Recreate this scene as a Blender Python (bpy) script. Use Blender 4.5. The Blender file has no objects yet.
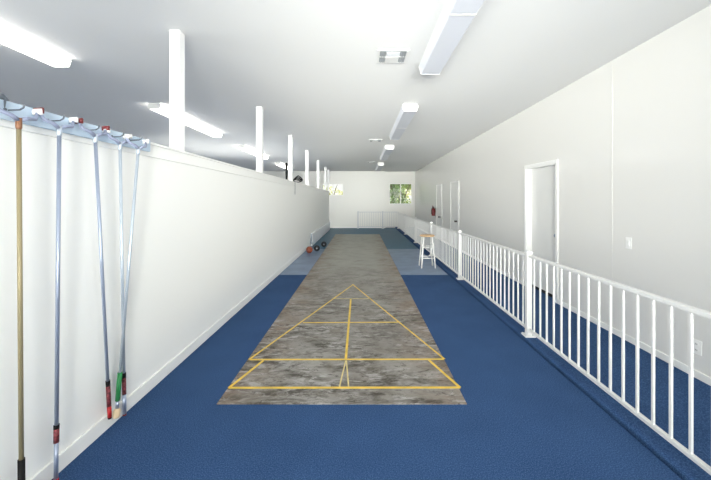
import bpy, bmesh, math, random
from mathutils import Vector, Matrix
random.seed(7)
S = bpy.context.scene
COL = S.collection
PI = math.pi
F, H, VX, VY = 334.0, 1.53, 361.0, 198.0

# ------------------------------------------------------------------ helpers
def lin(c):
    return tuple(((v/255.0)/12.92 if v <= 10 else (((v/255.0)+0.055)/1.055)**2.4) for v in c) + (1.0,)

class MB:
    def __init__(s): s.bm = bmesh.new()
    def box(s, x0, x1, y0, y1, z0, z1):
        s.loft([(x0,y0,z0),(x1,y0,z0),(x1,y0,z1),(x0,y0,z1)], [(x0,y1,z0),(x1,y1,z0),(x1,y1,z1),(x0,y1,z1)]); return s
    def loft(s, A, B):
        a = [s.bm.verts.new(p) for p in A]; b = [s.bm.verts.new(p) for p in B]
        n = len(a)
        s.bm.faces.new(a); s.bm.faces.new(list(reversed(b)))
        for i in range(n):
            j = (i+1) % n
            s.bm.faces.new((a[j], a[i], b[i], b[j]))
        return s
    def poly(s, pts, z0, z1):
        return s.loft([(x,y,z0) for x,y in pts], [(x,y,z1) for x,y in pts])
    def tube(s, pts, r, n=10, closed=False):
        pts = [Vector(p) for p in pts]
        rr = r if isinstance(r, (list, tuple)) else [r]*len(pts)
        m = len(pts); rings = []
        up = None
        for i, p in enumerate(pts):
            if closed: d = pts[(i+1) % m] - pts[i-1]
            else: d = pts[min(i+1, m-1)] - pts[max(i-1, 0)]
            d.normalize()
            if up is None:
                up = Vector((0,0,1)) if abs(d.z) < .9 else Vector((1,0,0))
            u = (up - d*up.dot(d)); u.normalize(); v = d.cross(u); up = u
            rings.append([s.bm.verts.new(p + (u*math.cos(2*PI*k/n) + v*math.sin(2*PI*k/n))*rr[i]) for k in range(n)])
        for i in range(m if closed else m-1):
            A, B = rings[i], rings[(i+1) % m]
            for k in range(n):
                f = s.bm.faces.new((A[k], A[(k+1)%n], B[(k+1)%n], B[k])); f.smooth = True
        if not closed:
            s.bm.faces.new(list(reversed(rings[0]))); s.bm.faces.new(rings[-1])
        return s
    def lathe(s, prof, c, axis='z', n=24):
        c = Vector(c); rings = []
        for r, h in prof:
            ring = []
            for k in range(n):
                a = 2*PI*k/n
                if axis == 'z': o = Vector((r*math.cos(a), r*math.sin(a), h))
                elif axis == 'x': o = Vector((h, r*math.cos(a), r*math.sin(a)))
                else: o = Vector((r*math.sin(a), h, r*math.cos(a)))
                ring.append(s.bm.verts.new(c + o))
            rings.append(ring)
        for A, B in zip(rings, rings[1:]):
            for k in range(n):
                f = s.bm.faces.new((A[k], A[(k+1)%n], B[(k+1)%n], B[k])); f.smooth = True
        s.bm.faces.new(list(reversed(rings[0]))); s.bm.faces.new(rings[-1])
        return s
    def sphere(s, c, r, sc=(1,1,1)):
        m = Matrix.Translation(c) @ Matrix.Diagonal((r*sc[0], r*sc[1], r*sc[2], 1))
        g = bmesh.ops.create_uvsphere(s.bm, u_segments=28, v_segments=18, radius=1, matrix=m)
        for v in g['verts']:
            for f in v.link_faces: f.smooth = True
        return s
    def build(s, name, m, parent=None, bevel=0, seg=2):
        bmesh.ops.recalc_face_normals(s.bm, faces=s.bm.faces)
        me = bpy.data.meshes.new(name)
        loc = Vector((0,0,0))
        if parent is not None: loc = parent['_o'] if '_o' in parent else loc
        s.bm.to_mesh(me); s.bm.free()
        if m: me.materials.append(m)
        o = bpy.data.objects.new(name, me); COL.objects.link(o)
        if parent is not None:
            o.parent = parent
            o.matrix_parent_inverse = Matrix.Identity(4)
            w = Vector((0,0,0)); q = parent
            while q is not None: w += q.location; q = q.parent
            me.transform(Matrix.Translation(-w))
        if bevel:
            b = o.modifiers.new('bevel', 'BEVEL'); b.width = bevel; b.segments = seg; b.limit_method = 'ANGLE'
        return o

def tag(o, label=None, cat=None, group=None, kind=None):
    if label: o['label'] = label
    if cat: o['category'] = cat
    if group: o['group'] = group
    if kind: o['kind'] = kind
    return o
def thing(name, loc, label, cat, group=None):
    o = bpy.data.objects.new(name, None); COL.objects.link(o); o.location = loc; o.empty_display_size = .05
    return tag(o, label, cat, group)
def copy_tree(o, loc, label):
    c = o.copy(); COL.objects.link(c); c.location = loc; c['label'] = label
    for ch in list(o.children):
        d = ch.copy(); COL.objects.link(d); d.parent = c
        for g in list(ch.children):
            e = g.copy(); COL.objects.link(e); e.parent = d
    return c
def struct(o): o['kind'] = 'structure'; return o

# ------------------------------------------------------------------ materials
def mat(name, rgb, rough=.5, spec=.5, metal=0, bump=None, emit=None, estr=0, vary=0, vscale=6):
    m = bpy.data.materials.new(name); m.use_nodes = True
    nt = m.node_tree; b = nt.nodes['Principled BSDF']
    c = lin(rgb)
    b.inputs['Base Color'].default_value = c
    b.inputs['Roughness'].default_value = rough; b.inputs['Metallic'].default_value = metal
    b.inputs['Specular IOR Level'].default_value = spec
    tc = nt.nodes.new('ShaderNodeTexCoord')
    if vary:
        n = nt.nodes.new('ShaderNodeTexNoise'); n.inputs['Scale'].default_value = vscale; n.inputs['Detail'].default_value = 4
        nt.links.new(tc.outputs['Object'], n.inputs['Vector'])
        r = nt.nodes.new('ShaderNodeValToRGB')
        r.color_ramp.elements[0].position = .3; r.color_ramp.elements[1].position = .7
        r.color_ramp.elements[0].color = tuple(v*(1-vary) for v in c[:3])+(1,)
        r.color_ramp.elements[1].color = tuple(min(1, v*(1+vary)) for v in c[:3])+(1,)
        nt.links.new(n.outputs['Fac'], r.inputs['Fac']); nt.links.new(r.outputs['Color'], b.inputs['Base Color'])
    if bump:
        n = nt.nodes.new('ShaderNodeTexNoise'); n.inputs['Scale'].default_value = bump[0]; n.inputs['Detail'].default_value = 3
        nt.links.new(tc.outputs['Object'], n.inputs['Vector'])
        bp = nt.nodes.new('ShaderNodeBump'); bp.inputs['Strength'].default_value = bump[1]; bp.inputs['Distance'].default_value = bump[2]
        nt.links.new(n.outputs['Fac'], bp.inputs['Height']); nt.links.new(bp.outputs['Normal'], b.inputs['Normal'])
    if emit:
        b.inputs['Emission Color'].default_value = lin(emit); b.inputs['Emission Strength'].default_value = estr
    return m

def carpet_mat(name, dark, mid, light, rough=.95):
    m = mat(name, mid, rough, .15)
    nt = m.node_tree; b = nt.nodes['Principled BSDF']
    tc = nt.nodes.new('ShaderNodeTexCoord')
    n1 = nt.nodes.new('ShaderNodeTexNoise'); n1.inputs['Scale'].default_value = 150; n1.inputs['Detail'].default_value = 4
    n2 = nt.nodes.new('ShaderNodeTexNoise'); n2.inputs['Scale'].default_value = 2.2; n2.inputs['Detail'].default_value = 5
    for n in (n1, n2): nt.links.new(tc.outputs['Object'], n.inputs['Vector'])
    r = nt.nodes.new('ShaderNodeValToRGB'); e = r.color_ramp.elements
    e[0].position = .34; e[0].color = lin(dark); e[1].position = .68; e[1].color = lin(light)
    x = e.new(.5); x.color = lin(mid)
    nt.links.new(n1.outputs['Fac'], r.inputs['Fac'])
    mx = nt.nodes.new('ShaderNodeMix'); mx.data_type = 'RGBA'; mx.blend_type = 'MULTIPLY'
    r2 = nt.nodes.new('ShaderNodeValToRGB'); r2.color_ramp.elements[0].position = .3; r2.color_ramp.elements[0].color = (.82,.84,.86,1)
    r2.color_ramp.elements[1].position = .7
    nt.links.new(n2.outputs['Fac'], r2.inputs['Fac'])
    mx.inputs['Factor'].default_value = 1
    nt.links.new(r.outputs['Color'], mx.inputs['A']); nt.links.new(r2.outputs['Color'], mx.inputs['B'])
    nt.links.new(mx.outputs['Result'], b.inputs['Base Color'])
    bp = nt.nodes.new('ShaderNodeBump'); bp.inputs['Strength'].default_value = .3; bp.inputs['Distance'].default_value = .004
    nt.links.new(n1.outputs['Fac'], bp.inputs['Height']); nt.links.new(bp.outputs['Normal'], b.inputs['Normal'])
    return m

CX0, CY0 = .0, -5.8      # the slab's own axis and near end, about its centre
def concrete_mat():
    m = mat('worn_concrete', (120,112,102), .6, .35)
    nt = m.node_tree; b = nt.nodes['Principled BSDF']; L = nt.links
    tc = nt.nodes.new('ShaderNodeTexCoord')
    def noise(scale, detail, rough, sx=1, sy=1, dist=0):
        mp = nt.nodes.new('ShaderNodeMapping'); mp.inputs['Scale'].default_value = (sx, sy, 1)
        n = nt.nodes.new('ShaderNodeTexNoise'); n.inputs['Scale'].default_value = scale; n.inputs['Detail'].default_value = detail
        n.inputs['Roughness'].default_value = rough; n.inputs['Distortion'].default_value = dist
        L.new(tc.outputs['Object'], mp.inputs['Vector']); L.new(mp.outputs['Vector'], n.inputs['Vector']); return n.outputs['Fac']
    def ramp(f, stops):
        r = nt.nodes.new('ShaderNodeValToRGB'); e = r.color_ramp.elements
        e[0].position, e[0].color = stops[0]; e[1].position, e[1].color = stops[-1]
        for p, c in stops[1:-1]: x = e.new(p); x.color = c
        L.new(f, r.inputs['Fac']); return r.outputs['Color']
    def mix(a, bb, fac, mode='MIX'):
        x = nt.nodes.new('ShaderNodeMix'); x.data_type = 'RGBA'; x.blend_type = mode
        if isinstance(fac, (int, float)): x.inputs['Factor'].default_value = fac
        else: L.new(fac, x.inputs['Factor'])
        for s, v in (('A', a), ('B', bb)):
            if isinstance(v, tuple): x.inputs[s].default_value = v
            else: L.new(v, x.inputs[s])
        return x.outputs['Result']
    W, K = (1,1,1,1), (0,0,0,1)
    sx = nt.nodes.new('ShaderNodeSeparateXYZ'); L.new(tc.outputs['Object'], sx.inputs[0])
    def mul(a, bb):
        x = nt.nodes.new('ShaderNodeMath'); x.operation = 'MULTIPLY'; L.new(a, x.inputs[0])
        if isinstance(bb, float): x.inputs[1].default_value = bb
        else: L.new(bb, x.inputs[1])
        return x.outputs[0]
    def along(y0, y1, v0, v1):
        mr = nt.nodes.new('ShaderNodeMapRange'); mr.inputs['From Min'].default_value = y0; mr.inputs['From Max'].default_value = y1
        mr.inputs['To Min'].default_value = v0; mr.inputs['To Max'].default_value = v1
        L.new(sx.outputs['Y'], mr.inputs['Value']); return mr.outputs['Result']
    wear = along(CY0+1.6, CY0+5.5, 1, .12)                       # the playing end is the worn end
    base = ramp(noise(1.1, 5, .6), [(.3, lin((126,121,116))), (.5, lin((144,140,135))), (.7, lin((160,157,152)))])
    base = mix(base, lin((178,178,168)), along(CY0+2.5, CY0+7, 0, .8))
    # rust-brown stain towards both long margins
    edge = nt.nodes.new('ShaderNodeMath'); edge.operation = 'ABSOLUTE'
    ad = nt.nodes.new('ShaderNodeMath'); ad.operation = 'ADD'; ad.inputs[1].default_value = CX0
    L.new(sx.outputs['X'], ad.inputs[0]); L.new(ad.outputs[0], edge.inputs[0])
    eg = ramp(edge.outputs[0], [(.45, K), (.9, W)])
    c = mix(base, lin((132,108,88)), mul(mul(eg, ramp(noise(2.4, 6, .7), [(.36, K), (.6, W)])), .75))
    # rubbed dark patches, streaky across the lane
    zone = ramp(noise(1.5, 5, .62, 1, 1.25, .3), [(.43, K), (.55, W)])
    grain = ramp(noise(5.5, 9, .8, .55, 1.5, .6), [(.44, K), (.56, W)])
    c = mix(c, lin((52,45,34)), mul(mul(mul(zone, grain), wear), .85))
    c = mix(c, lin((92,84,70)), mul(mul(ramp(noise(3.2, 8, .75, .7, 1.1, .4), [(.5, K), (.62, W)]), along(CY0+2, CY0+9, .55, .35)), .8))
    # pale flaked paint
    z2 = ramp(noise(1.9, 4, .6, 1, 1, .2), [(.44, K), (.56, W)])
    fl = ramp(noise(11, 9, .78, .5, 1.5, .7), [(.5, K), (.57, W)])
    c = mix(c, lin((182,178,176)), mul(mul(mul(z2, fl), wear), .75))
    fl2 = ramp(noise(15, 8, .8, .6, 1.4, .5), [(.55, K), (.6, W)])
    c = mix(c, lin((52,46,36)), mul(mul(fl2, wear), .7))
    L.new(c, b.inputs['Base Color'])
    bp = nt.nodes.new('ShaderNodeBump'); bp.inputs['Strength'].default_value = .25; bp.inputs['Distance'].default_value = .003
    L.new(noise(40, 4, .6), bp.inputs['Height']); L.new(bp.outputs['Normal'], b.inputs['Normal'])
    return m

M = {}
M['wall'] = mat('white_wall_paint', (236,235,231), .35, .45, bump=(60,.06,.002))
M['wall_gloss'] = mat('semi_gloss_wall_paint', (234,233,230), .17, .5)
M['wall_part'] = mat('bright_white_partition_paint', (250,250,248), .35, .45, bump=(60,.06,.002))
M['ceil'] = mat('white_ceiling_paint', (248,248,247), .8, .2, bump=(90,.15,.003))
M['trim'] = mat('white_trim_paint', (248,248,246), .35, .5)
M['post'] = mat('white_post_paint', (250,250,250), .4, .5)
M['rail'] = mat('white_rail_enamel', (224,224,223), .35, .45)
M['carpet'] = carpet_mat('blue_carpet', (38,65,103), (53,82,124), (78,108,150))
M['teal'] = carpet_mat('teal_blue_carpet', (26,76,100), (36,92,120), (58,118,148), .42)
M['mat'] = mat('pale_blue_vinyl', (108,128,156), .4, .5, vary=.18, vscale=3)
M['concrete'] = concrete_mat()
M['tape'] = mat('yellow_tape', (224,190,84), .55, .3, vary=.18, vscale=9)
M['tape_pale'] = mat('faded_yellow_tape', (212,196,140), .6, .3, vary=.2, vscale=12)
M['rackblue'] = mat('pale_blue_paint', (196,214,232), .5, .4)
M['gold'] = mat('gold_shaft', (154,143,112), .4, .4, metal=.2)
M['silver'] = mat('silver_shaft', (168,178,200), .35, .5, metal=.6)
M['silverwhite'] = mat('white_shaft', (192,202,214), .35, .5, metal=.45)
M['black'] = mat('black_rubber', (12,12,14), .6, .25)
M['dark'] = mat('dark_gap_shade', (40,42,46), .8, .2)  # dark grey carrying the shade inside gaps and slots
M['red'] = mat('red_plastic', (180,30,36), .4, .5)
M['darkred'] = mat('dark_red_plastic', (118,40,42), .45, .5)
M['redlabel'] = mat('red_grey_label', (112,52,58), .5, .3, vary=.9, vscale=60)
M['green'] = mat('green_sleeve', (44,132,76), .5, .4)
M['cream'] = mat('cream_wood', (232,208,172), .55, .3)
M['copper'] = mat('copper_ferrule', (142,100,74), .4, .5, metal=.3)
M['forkgrey'] = mat('lavender_grey_plastic', (150,158,184), .45, .4)
M['hook'] = mat('grey_metal_hook', (110,118,128), .4, .5, metal=.6)
M['whiteplastic'] = mat('white_plastic', (248,248,246), .35, .5)
M['lens_off'] = mat('unlit_grey_lens', (226,229,238), .4, .5)
M['lens_on'] = mat('lit_lens', (255,255,255), .4, .3, emit=(255,252,244), estr=7)
M['ventgrey'] = mat('vent_shadow_grey', (176,180,184), .7, .3)
M['ventmid'] = mat('vent_blade_grey', (205,208,212), .5, .4)
M['door'] = mat('grey_white_door_paint', (236,236,234), .35, .5)
M['bronze'] = mat('dark_bronze_knob', (70,52,44), .35, .5, metal=.7)
M['extred'] = mat('extinguisher_red', (110,14,24), .3, .5)
M['wood'] = mat('honey_wood_seat', (200,166,126), .45, .4, vary=.15, vscale=14)
M['terracotta'] = mat('terracotta_brown', (128,66,46), .6, .3, vary=.2, vscale=20)
M['ballblack'] = mat('black_ball_rubber', (20,22,28), .45, .4)
M['greydot'] = mat('grey_disc', (110,112,120), .5, .4)
M['heater'] = mat('white_enamel', (250,251,255), .3, .5)
M['bark'] = mat('brown_bark', (96,78,60), .9, .1, vary=.3, vscale=12)
M['leaf'] = mat('mid_green_leaf', (128,150,76), .6, .3, vary=.55, vscale=2.4)
M['leaf2'] = mat('yellow_green_leaf', (216,218,130), .6, .3, vary=.4, vscale=3)
M['leaf3'] = mat('deep_green_leaf', (98,124,70), .6, .3, vary=.4, vscale=3)
M['ground'] = mat('dry_grass_ground', (150,150,104), .95, .1, vary=.3, vscale=3)
def glass():
    m = bpy.data.materials.new('clear_window_glass'); m.use_nodes = True; nt = m.node_tree
    for n in list(nt.nodes): nt.nodes.remove(n)
    o = nt.nodes.new('ShaderNodeOutputMaterial'); t = nt.nodes.new('ShaderNodeBsdfTransparent'); g = nt.nodes.new('ShaderNodeBsdfGlossy')
    g.inputs['Roughness'].default_value = .02; t.inputs['Color'].default_value = (.96,.98,.97,1)
    f = nt.nodes.new('ShaderNodeFresnel'); f.inputs['IOR'].default_value = 1.45
    x = nt.nodes.new('ShaderNodeMixShader')
    nt.links.new(f.outputs[0], x.inputs[0]); nt.links.new(t.outputs[0], x.inputs[1]); nt.links.new(g.outputs[0], x.inputs[2]); nt.links.new(x.outputs[0], o.inputs[0])
    return m
M['glass'] = glass()

# ------------------------------------------------------------------ layout functions
def wx(y): return -1.71 + .009*y           # face of the half-height partition
def wz(y): return 1.995 - .0085*y          # its top
def zc(y): return 3.11 - .0125*y           # the ceiling falls gently towards the far end
XR = 2.80                                  # right wall
XL = -6.2
YB, YF = -3.0, 17.0
PLAT = .03                                 # carpeted platform behind the railing

# ------------------------------------------------------------------ setting
b = MB(); b.box(XL-.1, 1.748, YB, YF+.5, -.10, 0)
o = struct(b.build('floor', M['carpet']))
# carpeted platform with a rounded nosing along its edge
prof = [(1.768,-.1),(1.768,.012),(1.774,.022),(1.784,.028),(1.80,PLAT),(XR+.13,PLAT),(XR+.13,-.1)]
b = MB(); b.loft([(x,YB,z) for x,z in prof], [(x,YF+.5,z) for x,z in prof]); struct(b.build('floor_platform', M['carpet']))
b = MB(); b.box(1.748, 1.768, YB, YF, -.1, -.035); struct(b.build('floor_joint', M['dark']))  # dark strip deepening the shade at the bottom of the groove
# pale vinyl strips either side of the court, and the teal carpet beyond them
b = MB(); b.loft([(wx(6.64)+.017,6.64,0),(-1.075,6.64,0),(-1.075,6.64,.004),(wx(6.64)+.017,6.64,.004)],
                 [(wx(10.0)+.017,10.0,0),(-1.075,10.0,0),(-1.075,10.0,.004),(wx(10)+.017,10.0,.004)])
struct(b.build('floor_vinyl_left', M['mat']))
b = MB(); b.box(.79, 1.73, 6.64, 10.0, 0, .004); struct(b.build('floor_vinyl_right', M['mat']))
b = MB(); b.loft([(wx(10)+.017,10.0,0),(-1.075,10.0,0),(-1.075,10.0,.003),(wx(10)+.017,10.0,.003)],
                 [(wx(14.1)+.017,14.1,0),(-1.075,14.1,0),(-1.075,14.1,.003),(wx(14.1)+.017,14.1,.003)])
b.box(.79, 1.73, 10.0, 14.1, 0, .003); b.box(wx(14.1)+.02, 1.73, 14.1, YF-.02, 0, .003)
struct(b.build('floor_far', M['teal']))

b = MB(); b.loft([(XL-.1,YB-.1,zc(YB)),(XR+.3,YB-.1,zc(YB)),(XR+.3,YB-.1,zc(YB)+.15),(XL-.1,YB-.1,zc(YB)+.15)],
                 [(XL-.1,YF+.55,zc(YF)),(XR+.3,YF+.55,zc(YF)),(XR+.3,YF+.55,zc(YF)+.15),(XL-.1,YF+.55,zc(YF)+.15)])
struct(b.build('ceiling', M['ceil']))

# right wall with a recessed doorway
D0, D1, DT = 4.78, 5.66, 2.035
def wtop(m, x0, x1, y0, y1, z0):
    m.loft([(x0,y0,z0),(x1,y0,z0),(x1,y0,zc(y0)),(x0,y0,zc(y0))], [(x0,y1,z0),(x1,y1,z0),(x1,y1,zc(y1)),(x0,y1,zc(y1))])
RW = (-2.5, .7); RZ = (.95, 2.45)
b = MB(); wtop(b, XR, XR+.13, YB, RW[0], -.1); wtop(b, XR, XR+.13, RW[1], D0, -.1); wtop(b, XR, XR+.13, RW[0], RW[1], RZ[1]); b.box(XR, XR+.13, RW[0], RW[1], -.1, RZ[0])
wtop(b, XR, XR+.13, D0, D1, DT); wtop(b, XR, XR+.13, D1, YF+.48, -.1)
wr = struct(b.build('wall_right', M['wall_gloss']))
b = MB(); b.box(XR-.002, XR, 3.72, 3.735, PLAT+.065, 3.04); struct(b.build('trim_1', M['wall_gloss']))
b = MB()
b.box(XR-.014, XR, YB, D0-.03, PLAT, PLAT+.065); b.box(XR-.014, XR, D1+.03, 9.5, PLAT, PLAT+.065)
b.box(XR-.014, XR, 10.45, 11.5, PLAT, PLAT+.065); b.box(XR-.014, XR, 12.4, YF, PLAT, PLAT+.065)
struct(b.build('baseboard_right', M['trim'], bevel=.004))

# far wall: a left stretch, and a right stretch set slightly behind it, each with a window
def window(name, x0, x1, z0, z1, y, depth=.14):
    f = MB(); w = .035
    f.box(x0, x1, y, y+depth*.7, z0, z0+w); f.box(x0, x1, y, y+depth*.7, z1-w, z1)
    f.box(x0, x0+w, y, y+depth*.7, z0+w, z1-w); f.box(x1-w, x1, y, y+depth*.7, z0+w, z1-w)
    xm = (x0+x1)/2
    f.box(xm-.02, xm+.02, y+.02, y+depth*.6, z0+w, z1-w)
    fo = struct(f.build(name, M['trim'], bevel=.004))
    for a, c in ((x0+w, xm-.02), (xm+.02, x1-w)):
        g = MB(); g.box(a, c, y+.04, y+.046, z0+w, z1-w); g.build('pane', M['glass'], fo)
    return fo
W1 = (1.46, 2.65, 1.21, 2.285); W2 = (-1.98, -.89, 1.66, 2.26)
def wall_with_hole(x0, x1, y0, y1, hole):
    m = MB(); a, c, z0, z1 = hole; T = zc(y0)
    m.box(x0, a, y0, y1, -.1, T); m.box(c, x1, y0, y1, -.1, T); m.box(a, c, y0, y1, -.1, z0); m.box(a, c, y0, y1, z1, T)
    return m
struct(wall_with_hole(XL, 1.24, YF, YF+.16, W2).build('wall_far', M['wall']))
struct(wall_with_hole(1.14, XR, YF+.3, YF+.46, W1).build('wall_far_recess', M['wall']))
b = MB(); b.box(1.14, 1.24, YF+.16, YF+.3, -.1, zc(YF)); struct(b.build('wall_far_return', M['wall']))
window('window_1', *W1, YF+.3); window('window_2', *W2, YF)
b = MB(); b.box(wx(17)+.1, 1.05, YF-.014, YF, .003, .07); struct(b.build('baseboard_far', M['trim']))
# outer wall of the room behind the partition, and the glazed wall behind the viewer
b = MB(); LW = [(-1.8,2.2),(8.2,11.6),(12.6,16.2)]; WS, WH = .8, 2.45  # unseen windows added so that light spills over the partition
ys = [YB] + [v for p in LW for v in p] + [YF+.48]
for k in range(0, len(ys), 2): wtop(b, XL-.12, XL, ys[k], ys[k+1], -.1)
for a, c in LW:
    b.box(XL-.12, XL, a, c, -.1, WS); wtop(b, XL-.12, XL, a, c, WH)
struct(b.build('wall_left', M['wall']))
for k, (a, c) in enumerate(LW):
    f = MB()
    f.box(XL-.09, XL-.02, a, c, WS, WS+.05); f.box(XL-.09, XL-.02, a, c, WH-.05, WH)
    for q in (a, (a+c)/2-.025, c-.05): f.box(XL-.09, XL-.02, q, q+.05, WS+.05, WH-.05)
    fo = struct(f.build('window_%d' % (4+k), M['trim']))
    for q0, q1 in ((a+.05,(a+c)/2-.025),((a+c)/2+.025,c-.05)):
        g = MB(); g.box(XL-.06, XL-.054, q0, q1, WS+.05, WH-.05); g.build('pane', M['glass'], fo)
BW = (-5.6, 2.5, .35, 2.7)
m = MB(); T = zc(YB)
m.box(XL-.12, BW[0], YB-.12, YB, -.1, T); m.box(BW[1], XR+.13, YB-.12, YB, -.1, T); m.box(BW[0], BW[1], YB-.12, YB, -.1, BW[2]); m.box(BW[0], BW[1], YB-.12, YB, BW[3], T)
struct(m.build('wall_back', M['wall']))
window('window_3', *BW, YB-.11)

# partition
P1 = 16.3
def run(m, y0, y1, dx0, dx1, lo, hi):
    a = [(wx(y0)+dx0,y0,lo(y0)),(wx(y0)+dx1,y0,lo(y0)),(wx(y0)+dx1,y0,hi(y0)),(wx(y0)+dx0,y0,hi(y0))]
    c = [(wx(y1)+dx0,y1,lo(y1)),(wx(y1)+dx1,y1,lo(y1)),(wx(y1)+dx1,y1,hi(y1)),(wx(y1)+dx0,y1,hi(y1))]
    m.loft(a, c)
b = MB(); run(b, YB, P1, -.14, 0, lambda y:-.02, lambda y:wz(y)-.02); struct(b.build('wall_partition', M['wall_part']))
b = MB(); run(b, YB, P1+.012, -.155, .028, lambda y:wz(y)-.02, wz); struct(b.build('trim_2', M['trim'], bevel=.004))
b = MB(); run(b, YB, P1, 0, .018, lambda y:wz(y)-.115, lambda y:wz(y)-.02); struct(b.build('trim_3', M['trim'], bevel=.003))
b = MB(); run(b, YB, P1, 0, .015, lambda y:0, lambda y:.095); struct(b.build('baseboard_left', M['trim'], bevel=.004))

f = MB()  # unseen window added to brighten the partition from the right
f.box(XR+.02, XR+.10, RW[0], RW[1], RZ[0], RZ[0]+.05); f.box(XR+.02, XR+.10, RW[0], RW[1], RZ[1]-.05, RZ[1])
for q in (RW[0], (RW[0]+RW[1])/2-.025, RW[1]-.05): f.box(XR+.02, XR+.10, q, q+.05, RZ[0]+.05, RZ[1]-.05)
fo = struct(f.build('window_7', M['trim']))
for q0, q1 in ((RW[0]+.05,(RW[0]+RW[1])/2-.025),((RW[0]+RW[1])/2+.025,RW[1]-.05)):
    g = MB(); g.box(XR+.05, XR+.056, q0, q1, RZ[0]+.05, RZ[1]-.05); g.build('pane', M['glass'], fo)
# posts from the partition top to the ceiling
PY = [.62, 3.06, 5.52, 7.87, 10.16, 12.6, 15.0, 16.2]
names = ['first','second','third','fourth','fifth','sixth','seventh']
plabel = {1:'square white post on the partition beside the cue rack, largest of the row',
          2:'square white post on the partition, second from the front',
          3:'white post on the partition with the black strap hanging at its left',
          4:'white post on the partition, next one beyond the coiled black cord',
          5:'white post on the partition, second beyond the coiled black cord',
          6:'thin-looking white post on the partition, last but one before the end',
          7:'white post standing at the far end of the partition'}
for i, y in enumerate(PY):
    if i == 0: continue
    x1 = wx(y)+.02; x0 = x1-.095
    y1 = y+.095
    m = MB(); m.loft([(x0,y,wz(y)-.0008),(x1,y,wz(y)-.0008),(x1,y,zc(y)),(x0,y,zc(y))], [(x0,y1,wz(y)-.0008),(x1,y1,wz(y)-.0008),(x1,y1,zc(y1)),(x0,y1,zc(y1))])
    tag(m.build('support_post', M['post'], bevel=.004), plabel[i], 'post', 'posts along the partition top')

# doors on the right wall
m = MB(); w = .03
m.box(XR-.012, XR+.10, D0-.0, D0+.02, PLAT, DT); m.box(XR-.012, XR+.10, D1-.02, D1, PLAT, DT); m.box(XR-.012, XR+.10, D0, D1, DT-.02, DT)
m.box(XR-.014, XR, D0-.045, D0, PLAT, DT+.045); m.box(XR-.014, XR, D1, D1+.045, PLAT, DT+.045); m.box(XR-.014, XR, D0, D1, DT, DT+.045)
fr = struct(m.build('door_1', M['trim'], bevel=.003))
m = MB(); m.box(XR+.085, XR+.125, D0+.02, D1-.02, PLAT+.045, DT-.02); m.build('door_leaf', M['door'], fr)
m = MB(); m.box(XR+.08, XR+.128, D0+.02, D1-.02, PLAT, PLAT+.045); m.build('door_gap_shade', M['dark'], fr)  # dark strip painted in for the shaded gap under the door
m = MB(); m.lathe([(.026,-.006),(.026,0),(.01,.0),(.01,.03),(.024,.04),(.027,.055),(.018,.066)][::-1], (XR+.085,D0+.09,.98), 'x', 16)
kb = m.build('door_knob', M['silver'], fr)
kb.data.transform(Matrix.Translation((-(XR+.085),0,0))); kb.data.transform(Matrix.Diagonal((-1,1,1,1))); kb.data.transform(Matrix.Translation((XR+.085,0,0)))
def flat_door(name, y0, y1, z1, ky, kz):
    m = MB(); m.box(XR-.016, XR, y0-.055, y0, PLAT, z1+.055); m.box(XR-.016, XR, y1, y1+.055, PLAT, z1+.055); m.box(XR-.016, XR, y0, y1, z1, z1+.055)
    f = struct(m.build(name, M['trim'], bevel=.003))
    m = MB(); m.box(XR-.004, XR+.002, y0+.004, y1-.004, PLAT+.01, z1-.004)
    for (za, zb) in ((.22,.78),(.98,1.82)):
        for (ya, yb) in ((y0+.1,(y0+y1)/2-.05),((y0+y1)/2+.05,y1-.1)):
            m.box(XR-.008, XR-.004, ya, yb, za, zb)
    m.build('door_leaf', M['door'], f)
    m = MB(); m.lathe([(.03,0),(.03,-.008),(.011,-.012),(.011,-.035),(.026,-.045),(.031,-.06),(.02,-.072)], (XR-.004,ky,kz), 'x', 16); m.build('door_knob', M['bronze'], f)
flat_door('door_2', 9.58, 10.38, 1.98, 9.74, .85)
flat_door('door_3', 11.58, 12.32, 1.96, 11.78, .86)

# ------------------------------------------------------------------ court with its tape lines
def gp(px, py):
    z = F*H/(py-VY); return ((px-VX)*z/F, z)
CZ = .004
ct = thing('shuffleboard_court', (-.14, 8.28, 0), 'long worn grey concrete shuffleboard lane set in the blue carpet', 'shuffleboard court')
m = MB(); m.box(-1.07, .785, 2.475, 14.08, -.02, CZ); m.build('court_slab', M['concrete'], ct)
def tape(p, q, w, mt='tape'):
    a, c = Vector((*p,0)), Vector((*q,0)); d = (c-a).normalized(); n = Vector((-d.y,d.x,0))*w/2
    m = MB(); m.poly([(v.x,v.y) for v in (a-n, c-n, c+n, a+n)], CZ, CZ+.0012); return m.build('tape_line', M[mt], ct)
tape(gp(229,388.3), gp(460,388), .027, 'tape')
tape(gp(250,360), gp(443.5,359.6), .026)
tape(gp(303,323), gp(398,322.5), .025)
tape(gp(249,360), gp(353.3,284.6), .019); tape(gp(444.5,359.5), gp(352.6,284.6), .019)
tape(gp(345.8,359.6), gp(350.8,299.5), .024)
tape(gp(229,388.3), gp(263.3,361), .024); tape(gp(460,388), gp(429,360.6), .024)
tape(gp(345.8,361), gp(339.5,387), .012, 'tape_pale'); tape(gp(346.4,361), gp(348.6,387), .012, 'tape_pale')
tape(gp(334,299), gp(369,299), .018, 'tape_pale')

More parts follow.
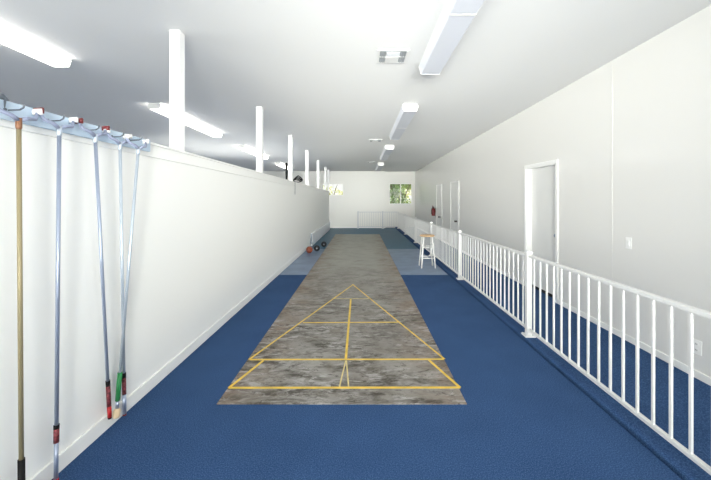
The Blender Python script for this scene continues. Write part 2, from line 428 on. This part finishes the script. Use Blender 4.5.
# ------------------------------------------------------------------ railings
RX = 1.825
def rz(y): return .945 - .008*y
rl = thing('railing', (RX, 8, PLAT), 'long white metal railing running along the carpeted edge on the right', 'railing')
posts_y = [1.13, 3.64, 6.17, 8.68, 11.2, 13.75, 16.4]
def rail_post(parent, x, y, z0, ztop, mt='rail'):
    m = MB(); m.box(x-.028, x+.028, y-.028, y+.028, z0, ztop)
    p = m.build('post', M[mt], parent, bevel=.004)
    m = MB(); m.box(x-.055, x+.055, y-.055, y+.055, z0, z0+.012)
    for dx in (-.042,.042):
        for dy in (-.042,.042): m.lathe([(.008,0),(.008,.006),(.004,.009)], (x+dx,y+dy,z0+.012), 'z', 8)
    m.build('base_plate', M[mt], p)
    m = MB(); m.box(x-.033, x+.033, y-.033, y+.033, ztop, ztop+.012); m.sphere((x,y,ztop+.012), .02, (1,1,.6)); m.build('post_cap', M[mt], p)
for y in posts_y: rail_post(rl, RX, y, PLAT, rz(y)+.02)
m = MB(); m.loft([(RX-.018,.2,rz(.2)-.03),(RX+.018,.2,rz(.2)-.03),(RX+.018,.2,rz(.2)),(RX-.018,.2,rz(.2))], [(RX-.018,16.4,rz(16.4)-.03),(RX+.018,16.4,rz(16.4)-.03),(RX+.018,16.4,rz(16.4)),(RX-.018,16.4,rz(16.4))])
m.build('top_rail', M['rail'], rl, bevel=.005)
BZ = .105
m = MB(); m.box(RX-.015, RX+.015, .2, 16.4, BZ-.013, BZ+.013); m.build('bottom_rail', M['rail'], rl, bevel=.004)
bys = []
ends = [.2-.06] + posts_y
y = posts_y[0]
for a, c in zip(posts_y, posts_y[1:]):
    n = 20
    for k in range(1, n+1): bys.append(a + (c-a)*k/(n+1))
bys = [v for v in bys if v > 1.6]
def balu(m, x, y, zt): m.box(x-.007, x+.007, y-.007, y+.007, BZ, zt-.01)
for v in bys[:94]:
    m = MB(); balu(m, RX, v, rz(v)-.01); m.build('baluster', M['rail'], rl)
m = MB()
for v in bys[94:]: balu(m, RX, v, rz(v)-.01)
m.build('baluster', M['rail'], rl)['kind'] = 'stuff'
# cross railing at the far end
M['rail_end'] = mat('grey_white_rail_enamel', (206,208,213), .35, .5)
er = thing('railing', (.85, 16.55, .003), 'short white railing crossing the far end before the far wall', 'railing')
ey = 16.62
for x in (-.15, 1.08): rail_post(er, x, ey, .003, .86, 'rail_end')
m = MB(); m.box(-.15, 1.86, ey-.018, ey+.018, .815, .845); m.build('top_rail', M['rail_end'], er, bevel=.005)
m = MB(); m.box(-.15, 1.86, ey-.015, ey+.015, .09, .116); m.build('bottom_rail', M['rail_end'], er)
for a, c, n in ((-.15,1.08,10),(1.08,1.86,6)):
    for k in range(1, n+1):
        x = a+(c-a)*k/(n+1); m = MB(); m.box(x-.0075,x+.0075,ey-.0075,ey+.0075,.11,.82); m.build('baluster', M['rail_end'], er)

# ------------------------------------------------------------------ ceiling lights
def light(x, y0, y1, lit, label, group, w=1, h=1):
    yc = (y0+y1)/2
    t = thing('fluorescent_light', (x, yc, zc(yc)), label, 'ceiling light', group)
    def pr(m, pts, ya, yb): m.loft([(x+px*w, ya, zc(ya)+pz*h) for px, pz in pts], [(x+px*w, yb, zc(yb)+pz*h) for px, pz in pts])
    m = MB(); pr(m, [(-.11,-.04),(.11,-.04),(.11,0),(-.11,0)], y0, y1); m.build('housing', M['whiteplastic'], t)
    L = M['lens_on'] if lit else M['lens_off']
    ym = (y0+y1)/2
    sec = [(-.098,-.125),(.098,-.125),(.106,-.118),(.13,-.03),(-.13,-.03),(-.106,-.118)]
    for a, c in ((y0+.012, ym-.008), (ym+.008, y1-.012)):
        m = MB(); pr(m, sec, a, c); m.build('lens', L, t)
    sec2 = [(px*1.02, pz-.002 if pz < -.1 else pz) for px, pz in sec]
    m = MB(); pr(m, sec2, ym-.008, ym+.008); m.build('joiner_strip', M['whiteplastic'], t)
    for a, c in ((y0, y0+.012), (y1-.012, y1)):
        m = MB(); pr(m, sec2, a, c); m.build('end_cap', M['whiteplastic'], t)
    return t
LY = [(1.38,3.81),(5.35,7.80),(9.2,11.65),(13.25,15.7)]
pl = ['nearest of its row','second from the front','third from the front','last before the far wall']
for (a, c), s in zip(LY, pl): light(.79, a, c, False, 'unlit grey-lensed ceiling light over the lane, ' + s, 'unlit lights over the lane')
pl = ['largest, in the upper left corner','second from the front, behind the thickest post','third from the front, behind the second post','smallest and farthest back']
for (a, c), s in zip(LY, pl): light(-3.3, a-.02, c-.12, True, 'glowing white ceiling light beyond the partition, ' + s, 'lit lights beyond the partition', .82, .72)

# ------------------------------------------------------------------ ceiling vents
def vent(x, y, label):
    t = thing('air_vent', (x, y, zc(y)), label, 'air vent', 'square vents in the ceiling'); Z = zc(y); q = .165
    def slab(m, x0, x1, y0, y1, z0, z1): m.box(x+x0, x+x1, y+y0, y+y1, Z+z0, Z+z1)
    m = MB(); slab(m,-q,q,-q,-q+.025,-.008,.004); slab(m,-q,q,q-.025,q,-.008,.004); slab(m,-q,-q+.025,-q+.025,q-.025,-.008,.004); slab(m,q-.025,q,-q+.025,q-.025,-.008,.004)
    slab(m,-.14,.14,-.006,.006,-.008,.0); m.build('frame', M['whiteplastic'], t, bevel=.003)
    for sx in (-1, 1):
        for sy in (-1, 1):
            m = MB(); x0, x1 = sorted((sx*.075, sx*.138)); y0, y1 = sorted((sy*.012, sy*.138)); slab(m,x0,x1,y0,y1,-.006,.0); o = m.build('louver', M['ventgrey'], t)
            m = MB()
            for k in range(3):
                xx = x0+.012+k*.019; m.loft([(x+xx,y+y0,Z-.006),(x+xx+.004,y+y0,Z-.006),(x+xx+.01,y+y0,Z-.012),(x+xx+.006,y+y0,Z-.012)],[(x+xx,y+y1,Z-.006),(x+xx+.004,y+y1,Z-.006),(x+xx+.01,y+y1,Z-.012),(x+xx+.006,y+y1,Z-.012)])
            m.build('blade', M['ventgrey'], o)
    m = MB(); slab(m,-.07,.07,.012,.138,-.009,.0); m.build('centre_panel', M['whiteplastic'], t)
    m = MB(); slab(m,-.07,.07,-.138,-.012,-.006,.0); o = m.build('centre_panel', M['ventmid'], t)
    m = MB()
    for k in range(4):
        yy = -.13+k*.03; m.loft([(x-.07,y+yy,Z-.006),(x-.07,y+yy+.004,Z-.006),(x-.07,y+yy+.012,Z-.012),(x-.07,y+yy+.008,Z-.012)],[(x+.07,y+yy,Z-.006),(x+.07,y+yy+.004,Z-.006),(x+.07,y+yy+.012,Z-.012),(x+.07,y+yy+.008,Z-.012)])
    m.build('blade', M['ventmid'], o)
vent(.34, 3.62, 'square white air vent in the ceiling left of the nearest light')
vent(.37, 8.56, 'dark slotted air vent in the ceiling, middle one of three')
vent(.40, 13.2, 'dark slotted air vent near the far wall, farthest of three')

# ------------------------------------------------------------------ cue rack and cues
rk = thing('cue_rack', (wx(1.7)+.03, 1.7, 1.89), 'pale blue board with grey hooks holding the cues on the partition top', 'cue rack')
m = MB(); run(m, .9, 2.60, .0285, .048, lambda y: 1.905-.006*y, lambda y: 1.992-.006*y); m.build('board', M['rackblue'], rk, bevel=.003)
cues = [
 # top px, bottom px, X top, X bottom, bottom Z, shaft, ...
 dict(t=(18.7,118), bx=-1.615, by=1.59, bz=.02),
 dict(t=(59.3,126), bx=-1.635, by=1.79, bz=.012),
 dict(t=(95,134),  bx=-1.64, by=2.18, bz=.09),
 dict(t=(120,142), bx=-1.653, by=2.335, bz=.012),
 dict(t=(138.5,147), bx=-1.645, by=2.245, bz=.055)]
tops = [-1.60,-1.60,-1.60,-1.60,-1.565]
for i, c in enumerate(cues):
    X = tops[i]; zy = F*X/(c['t'][0]-VX); c['top'] = Vector((X, zy, H + (VY-c['t'][1])*zy/F))
# hooks on the rack, one behind each cue
for c in cues:
    y = c['top'].y; xb = wx(y)+.048; zt = 1.95-.006*y; xt = c['top'].x
    m = MB(); m.tube([(xb-.004,y,zt),(xb+.02,y,zt),(xt+.005,y,zt+.002),(xt+.022,y,zt+.012),(xt+.026,y,zt+.028)], .004, 8)
    m.tube([(xb-.004,y-.016,zt-.0),(xb+.004,y-.016,zt)], .007, 8); m.build('hook', M['hook'], rk)
# free hook at the left end
y = 1.545; xb = wx(y)+.03
m = MB(); m.tube([(xb+.01,y,1.93),(xb+.016,y,1.96),(xb+.02,y+.0,1.985),(xb+.0,y,2.0)], .005, 8); m.loft([(xb-.012,y-.025,1.985),(xb+.016,y-.025,1.985),(xb+.016,y+.025,1.985),(xb-.012,y+.025,1.985)],[(xb-.008,y-.004,2.012),(xb+.01,y-.004,2.012),(xb+.01,y+.004,2.012),(xb-.008,y+.004,2.012)])
m.build('hook', M['hook'], rk)

def cue(i, label, shaft, ferr, fork, tips, butt):
    c = cues[i]; top = c['top']; bot = Vector((c['bx'], c['by'], c['bz']))
    t = thing('shuffleboard_cue', bot, label, 'cue', 'cues hanging on the rack')
    d = (top-bot); L = d.length; u = d.normalized()
    at = lambda s: bot + u*s
    R = .0095
    lo = sum(b[0] for b in butt)
    m = MB(); m.tube([at(lo), at(L-.05)], R, 14); m.build('shaft', M[shaft], t)
    s = 0
    for ln, mt, rad, nm in butt:
        m = MB()
        if nm == 'foot': m.tube([at(s), at(s+ln*.15), at(s+ln*.8), at(s+ln)], [rad*.8, rad, rad, R], 14)
        else: m.tube([at(s), at(s+ln)], rad, 14)
        m.build(nm, M[mt], t); s += ln
    m = MB(); m.tube([at(L-.055), at(L-.045), at(L)], [R*.95, R*1.25, R*1.3], 14); m.build('ferrule', M[ferr], t)
    # head: a shallow fork along the wall, its two arms ending in runners
    f = MB(); hd = top
    xin = -.012
    # arms sweep up from the shaft and out along the wall
    A = [(hd.x, hd.y-.004, hd.z-.01), (hd.x+.0, hd.y-.035, hd.z+.006), (hd.x-.01, hd.y-.075, hd.z+.018), (hd.x-.02, hd.y-.092, hd.z+.048)]
    B = [(hd.x, hd.y+.004, hd.z-.01), (hd.x+.0, hd.y+.04, hd.z+.006), (hd.x-.01, hd.y+.09, hd.z+.016), (hd.x-.02, hd.y+.112, hd.z+.048)]
    f.tube(A, [.011,.010,.009,.008], 10); f.tube(B, [.011,.010,.009,.008], 10)
    fo = f.build('fork', M[fork], t)
    for P, mt in ((A, tips[0]), (B, tips[1])):
        e = Vector(P[-1]); m = MB()
        m.tube([e+Vector((-.014,0,-.006)), e+Vector((-.014,0,.012)), e+Vector((.014,0,.014)), e+Vector((.014,0,-.004))], [.010,.014,.014,.010], 10)
        m.build('runner', M[mt], fo)
cue(0, 'gold shuffleboard cue with copper ferrule and black butt, leftmost on the rack', 'gold', 'copper', 'forkgrey', ('forkgrey','whiteplastic'), [(.27,'black',.0135,'butt_grip')])
cue(1, 'silver blue cue with black band and small red label, second from left', 'silver', 'silverwhite', 'forkgrey', ('darkred','whiteplastic'),
    [(.015,'red',.0125,'foot'),(.195,'silver',.0100,'lower_shaft'),(.075,'redlabel',.0125,'label_band'),(.02,'black',.013,'band')])
cue(2, 'silver cue with a solid red lower end below a black band', 'silver', 'silverwhite', 'forkgrey', ('darkred','darkred'),
    [(.012,'black',.011,'foot'),(.075,'red',.0125,'butt_grip'),(.14,'redlabel',.013,'label_band'),(.035,'black',.013,'band')])
cue(3, 'pale cue with a grey lower end below a red label, its foot on the carpet', 'silverwhite', 'silverwhite', 'forkgrey', ('whiteplastic','whiteplastic'),
    [(.012,'darkred',.012,'foot'),(.14,'silver',.012,'lower_shaft'),(.12,'redlabel',.0125,'label_band'),(.035,'black',.013,'band')])
cue(4, 'pale cue with a green sleeve and cream wooden foot, slanting across its neighbour', 'silverwhite', 'silverwhite', 'forkgrey', ('whiteplastic','whiteplastic'),
    [(.06,'cream',.021,'foot'),(.05,'silver',.0105,'lower_shaft'),(.185,'green',.0145,'grip_sleeve')])

# ------------------------------------------------------------------ bar stool
sx, sy = 1.465, 7.40; SH = .715
st = thing('bar_stool', (sx, sy, .004), 'white-legged bar stool with round honey wood seat beside the railing', 'stool')
m = MB(); m.lathe([(.13,SH-.035),(.158,SH-.03),(.163,SH-.018),(.16,SH-.005),(.145,SH),(.10,SH-.003),(.02,SH-.006)], (sx,sy,0), 'z', 32); m.build('seat', M['wood'], st)
ft, tp = .150, .095
cor = {}
for a in (-1,1):
    for c in (-1,1):
        lo = Vector((sx+a*ft, sy+c*ft, .004)); hi = Vector((sx+a*tp, sy+c*tp, SH-.03)); cor[(a,c)] = (lo, hi)
        m = MB(); m.tube([lo, lo.lerp(hi,.3), lo.lerp(hi,.7), hi], [.013,.0175,.018,.014], 12); m.build('leg', M['rail'], st)
def lev(k, z): lo, hi = cor[k]; return lo.lerp(hi, (z-lo.z)/(hi.z-lo.z))
for z in (.22,.45):
    for p, q, dz in (((-1,-1),(1,-1),0),((-1,1),(1,1),0),((-1,-1),(-1,1),.05),((1,-1),(1,1),.05)):
        m = MB(); m.tube([lev(p,z+dz), lev(q,z+dz)], .010, 10); m.build('stretcher', M['rail'], st)

# ------------------------------------------------------------------ balls, heater, cords
def ball(name, x, y, r, mt, label, z0):
    t = thing(name, (x,y,z0), label, 'ball', 'balls by the partition')
    m = MB(); m.sphere((x,y,z0+r), r); m.build('shell', M[mt], t)
    m = MB(); d = Vector((-x,-y,H*.5)).normalized(); c = Vector((x,y,z0+r))+d*(r-.004)
    m.tube([c, c+d*.008], .022, 14); m.build('valve', M['greydot'] if mt != 'terracotta' else M['terracotta'], t)  # small disc on the side turned to the camera
    # seam ring
    m = MB(); m.tube([(x+math.cos(k*2*PI/32)*r*.998, y+.3*math.sin(k*2*PI/32)*r, z0+r+math.sin(k*2*PI/32)*r*.954) for k in range(32)], .004, 6, True); m.build('seam', M[mt], t)
ball('exercise_ball', -1.435, 9.28, .088, 'terracotta', 'terracotta brown ball on the pale vinyl against the partition', .004)
ball('exercise_ball', -1.27, 9.60, .084, 'ballblack', 'black ball next to the terracotta brown ball', .004)
ball('exercise_ball', -1.165, 10.45, .083, 'ballblack', 'black ball farther back, beyond the other two balls', .003)
ht = thing('baseboard_heater', (wx(13)+.05, 13, .003), 'low white enamel panel along the foot of the partition behind the balls', 'heater')
m = MB(); run(m, 10.6, 16.1, .0155, .075, lambda y:.06, lambda y:.40); m.build('panel', M['heater'], ht, bevel=.008)
m = MB(); run(m, 10.65, 16.05, .02, .06, lambda y:.003, lambda y:.06); m.build('plinth', M['heater'], ht)
m = MB(); run(m, 10.585, 10.6, .0155, .07, lambda y:.06, lambda y:.39); m.build('end_cap', M['hook'], ht)  # dark grey strip paints in the shading of the panel's end

# coiled black cord on the partition top, with its tail over the edge
cx, cy = wx(8.75)-.02, 8.75; zt = wz(8.75)
cd = thing('coiled_cord', (cx,cy,zt), 'coiled black cord lying on the partition top beyond the third post', 'cord')
for k in range(6):
    rr = .135+.012*random.uniform(-1,1); hh = .05+.014*k; sw = random.uniform(-.25,.25)
    pts = []
    for q in range(32):
        a = 2*PI*q/32
        u, v = rr*math.cos(a), .035*math.sin(a)
        # each loop lies across the cap at its ends and humps up in the middle
        z = zt+.014+(hh*1.5*(math.sin(a)*.5+.5)*(1-.35*abs(math.cos(a))))+.002*k
        pts.append((cx-.03+u*math.cos(sw)+.01*k-.03, cy+u*math.sin(sw)+v+.012*k, z))
    m = MB(); m.tube(pts, .009, 8, True); m.build('loop', M['black'], cd)
m = MB(); xe = wx(8.1)+.032
m.tube([(cx+.03,8.63,zt+.02),(xe-.03,8.3,wz(8.3)+.014),(xe-.005,8.13,wz(8.13)+.012),(xe+.006,8.1,wz(8.1)-.02),(xe+.006,8.1,wz(8.1)-.15),(xe+.004,8.1,wz(8.1)-.31)], .0055, 8)
m.build('tail', M['hook'], cd)
py0 = 7.87; xp = wx(py0)+.02-.095
sp = thing('hanging_strap', (xp-.05, py0, 1.95), 'black strap hanging down the left side of a white partition post', 'strap')
m = MB()
pts = [(xp-0.048,py0+.02,2.36),(xp-0.050,py0+.02,2.30),(xp-0.046,py0+.02,2.18),(xp-0.042,py0+.02,2.05),(xp-0.044,py0+.02,1.96),(xp-.060,py0+.02,1.945)]
m.tube(pts, [.024,.031,.029,.026,.023,.014], 10); m.build('webbing', M['black'], sp)
m = MB(); m.tube([(xp,py0+.02,2.31),(xp-.04,py0+.02,2.31)], .006, 8); m.build('pin', M['hook'], sp)

# ------------------------------------------------------------------ fixtures on the right wall
ex, ey2 = XR-.075, 12.6
e = thing('fire_extinguisher', (ex, ey2, .86), 'dark red fire extinguisher hung on the right wall near the far doors', 'fire extinguisher')
m = MB(); m.lathe([(.05,.86),(.062,.872),(.065,.90),(.065,1.09),(.055,1.125),(.03,1.145),(.022,1.16)], (ex,ey2,0), 'z', 24); m.build('cylinder', M['extred'], e)
m = MB(); m.lathe([(.022,1.16),(.026,1.165),(.026,1.19),(.016,1.20)], (ex,ey2,0), 'z', 16); m.build('valve', M['bronze'], e)
m = MB(); m.tube([(ex,ey2+.0,1.195),(ex-.03,ey2-.05,1.205),(ex-.06,ey2-.10,1.19)], .009, 8); m.tube([(ex,ey2,1.21),(ex-.03,ey2-.05,1.235),(ex-.055,ey2-.09,1.24)], .009, 8); m.build('handle', M['extred'], e)
m = MB(); m.tube([(ex,ey2-.02,1.175),(ex-.06,ey2-.04,1.15),(ex-.082,ey2-.05,1.05),(ex-.078,ey2-.05,.96),(ex-.074,ey2-.05,.92)], [.009,.009,.009,.011,.014], 8); m.build('hose', M['black'], e)
m = MB(); m.box(XR-.014, XR, ey2-.03, ey2+.03, .98, 1.16); m.lathe([(.068,1.03),(.068,1.05)], (ex,ey2,0), 'z', 20); m.build('bracket', M['darkred'], e)

s_ = thing('light_switch', (XR, 3.49, 1.06), 'white light switch plate on the right wall beyond the railing', 'light switch')
m = MB(); m.box(XR-.007, XR, 3.452, 3.528, 1.0, 1.12); m.build('plate', M['whiteplastic'], s_, bevel=.003)
m = MB(); m.loft([(XR-.007,3.475,1.03),(XR-.007,3.505,1.03),(XR-.007,3.505,1.09),(XR-.007,3.475,1.09)],[(XR-.010,3.475,1.03),(XR-.010,3.505,1.03),(XR-.015,3.505,1.09),(XR-.015,3.475,1.09)]); m.build('rocker', M['trim'], s_)
s_ = thing('power_outlet', (XR, 2.78, .29), 'white power outlet low on the right wall at the right edge', 'outlet')
m = MB(); m.box(XR-.007, XR, 2.742, 2.818, .23, .35); m.build('plate', M['whiteplastic'], s_, bevel=.003)
for zz in (.265,.315):
    m = MB(); m.lathe([(.017,-.0105),(.017,-.006)], (XR,2.78,zz), 'x', 16); sk = m.build('socket', M['trim'], s_)
    m = MB(); m.box(XR-.0115,XR-.0104,2.772,2.775,zz-.006,zz+.006); m.box(XR-.0115,XR-.0104,2.785,2.788,zz-.006,zz+.006); m.build('slot', M['dark'], sk)

# ------------------------------------------------------------------ outdoors beyond the far windows
b = MB(); b.box(-14, 18, YF+.5, 40, -.35, -.2); struct(b.build('ground', M['ground']))
def tree(x, y, r, hgt, leaf, label, n, seed):
    rnd = random.Random(seed)
    t = thing('tree', (x,y,-.2), label, 'tree', 'trees outside the far windows')
    m = MB(); m.tube([(x,y,-.2),(x+.05,y,.5),(x-.05,y+.05,hgt*.6),(x,y,hgt*.85)], [.10,.08,.06,.02], 10)
    for k in range(6):
        a = k*1.05; m.tube([(x,y,.4+.2*k),(x+math.cos(a)*r*.4,y+math.sin(a)*r*.4,.8+.25*k),(x+math.cos(a)*r*.75,y+math.sin(a)*r*.75,1.0+.28*k)], [.035,.025,.01], 6)
    m.build('trunk', M['bark'], t)
    m = MB()
    cl = [Vector((x+rnd.gauss(0,.5)*r, y+rnd.gauss(0,.5)*r, rnd.uniform(.35,hgt))) for _ in range(36)]
    for _ in range(n):
        c = rnd.choice(cl); p = c + Vector((rnd.gauss(0,1),rnd.gauss(0,1),rnd.gauss(0,1)))*r*.17
        u = Vector((rnd.gauss(0,1),rnd.gauss(0,1),rnd.gauss(0,1))).normalized(); w = u.cross(Vector((rnd.gauss(0,1),rnd.gauss(0,1),rnd.gauss(0,1)))).normalized()
        l = rnd.uniform(.06,.12)
        vs = [m.bm.verts.new(q) for q in (p-u*l, p+w*l*.45, p+u*l, p-w*l*.45)]
        m.bm.faces.new(vs)
    m.build('foliage', M[leaf], t)
tree(1.9, 20.6, .8, 3.0, 'leaf3', 'deep green tree outside, in the left pane of the right-hand far window', 2600, 1)
tree(2.75, 21.4, .9, 3.1, 'leaf', 'mid green tree outside, in the right pane of the right-hand far window', 2600, 2)
tree(2.4, 23.4, 1.3, 3.0, 'leaf2', 'yellow-green tree farther off outside the right-hand far window', 3000, 3)
tree(-1.9, 22.5, .9, 2.2, 'leaf2', 'pale tree outside, in the left-hand far window beside the partition end', 520, 4)

# ------------------------------------------------------------------ light
w = bpy.data.worlds.new('sky'); S.world = w; w.use_nodes = True
bg = w.node_tree.nodes['Background']; bg.inputs[0].default_value = (1.0,.99,.97,1); bg.inputs[1].default_value = 1.1
sun = bpy.data.lights.new('sun', 'SUN'); sun.energy = 6; sun.angle = .02; sun.color = (1,.95,.85)
so = bpy.data.objects.new('sun', sun); COL.objects.link(so); so.rotation_euler = (math.radians(38), 0, math.radians(25))
def area(name, loc, rot, sx, sy, e, col=(1,1,1), spread=180):
    if e <= 0: return
    l = bpy.data.lights.new(name, 'AREA'); l.shape = 'RECTANGLE'; l.size = sx; l.size_y = sy; l.energy = e; l.color = col; l.spread = math.radians(spread)
    o = bpy.data.objects.new(name, l); COL.objects.link(o); o.location = loc; o.rotation_euler = rot; return o
E = dict(A=170, B=68, K=102, C=0, D=170, E=170, F=0, I=75)
R90 = math.radians(90)
area('daylight_back', (-.6, YB-.6, 1.4), (math.radians(100),0,0), 6.0, 2.3, E['A'], (1,.965,.92))
area('fill_beam_back', (-.9, YB-.7, 1.5), (math.radians(94),0,math.radians(-15)), 2.0, 2.2, E['B'], (1,.965,.92), 42)  # narrow beam added to brighten the far right wall
area('fill_beam_back', (1.5, YB-.7, 1.5), (math.radians(94),0,math.radians(11)), 2.4, 2.2, E['K'], (1,.965,.92), 42)  # second added beam, aimed along the partition face
area('daylight_back_ground', (-.2, YB-.9, .9), (math.radians(125),0,0), 5.0, 1.6, E['C'], (1,.965,.92), 110)
for (a, c), k in zip(LW, 'DEF'):
    area('fill_side', (XL-.45, (a+c)/2, 1.5), (math.radians(90),0,-R90), c-a, 1.7, E[k], (1,.97,.93), 150)  # lamps added outside the side windows to lift the far end
area('fill_right', (XR+.55, (RW[0]+RW[1])/2, 1.7), (R90,0,R90), RW[1]-RW[0], 1.5, E['I'], (1,.97,.93))  # added lamp filling the left side from behind the viewer

# ------------------------------------------------------------------ camera
cam = bpy.data.cameras.new('camera'); co = bpy.data.objects.new('camera', cam); COL.objects.link(co)
co.location = (0,0,H); co.rotation_euler = (math.radians(90),0,0)
cam.sensor_width = 36; cam.lens = F/711*36; cam.shift_x = -(VX-355.5)/711; cam.shift_y = -(240-VY)/711
cam.clip_start = .05
S.camera = co
S.view_settings.view_transform = 'Standard'; S.view_settings.look = 'None'; S.view_settings.gamma = 1; S.view_settings.use_curve_mapping = False
S.view_settings.exposure = 0.04
S.cycles.use_denoising = True
S.cycles.max_bounces = 12; S.cycles.diffuse_bounces = 8; S.cycles.sample_clamp_indirect = 6
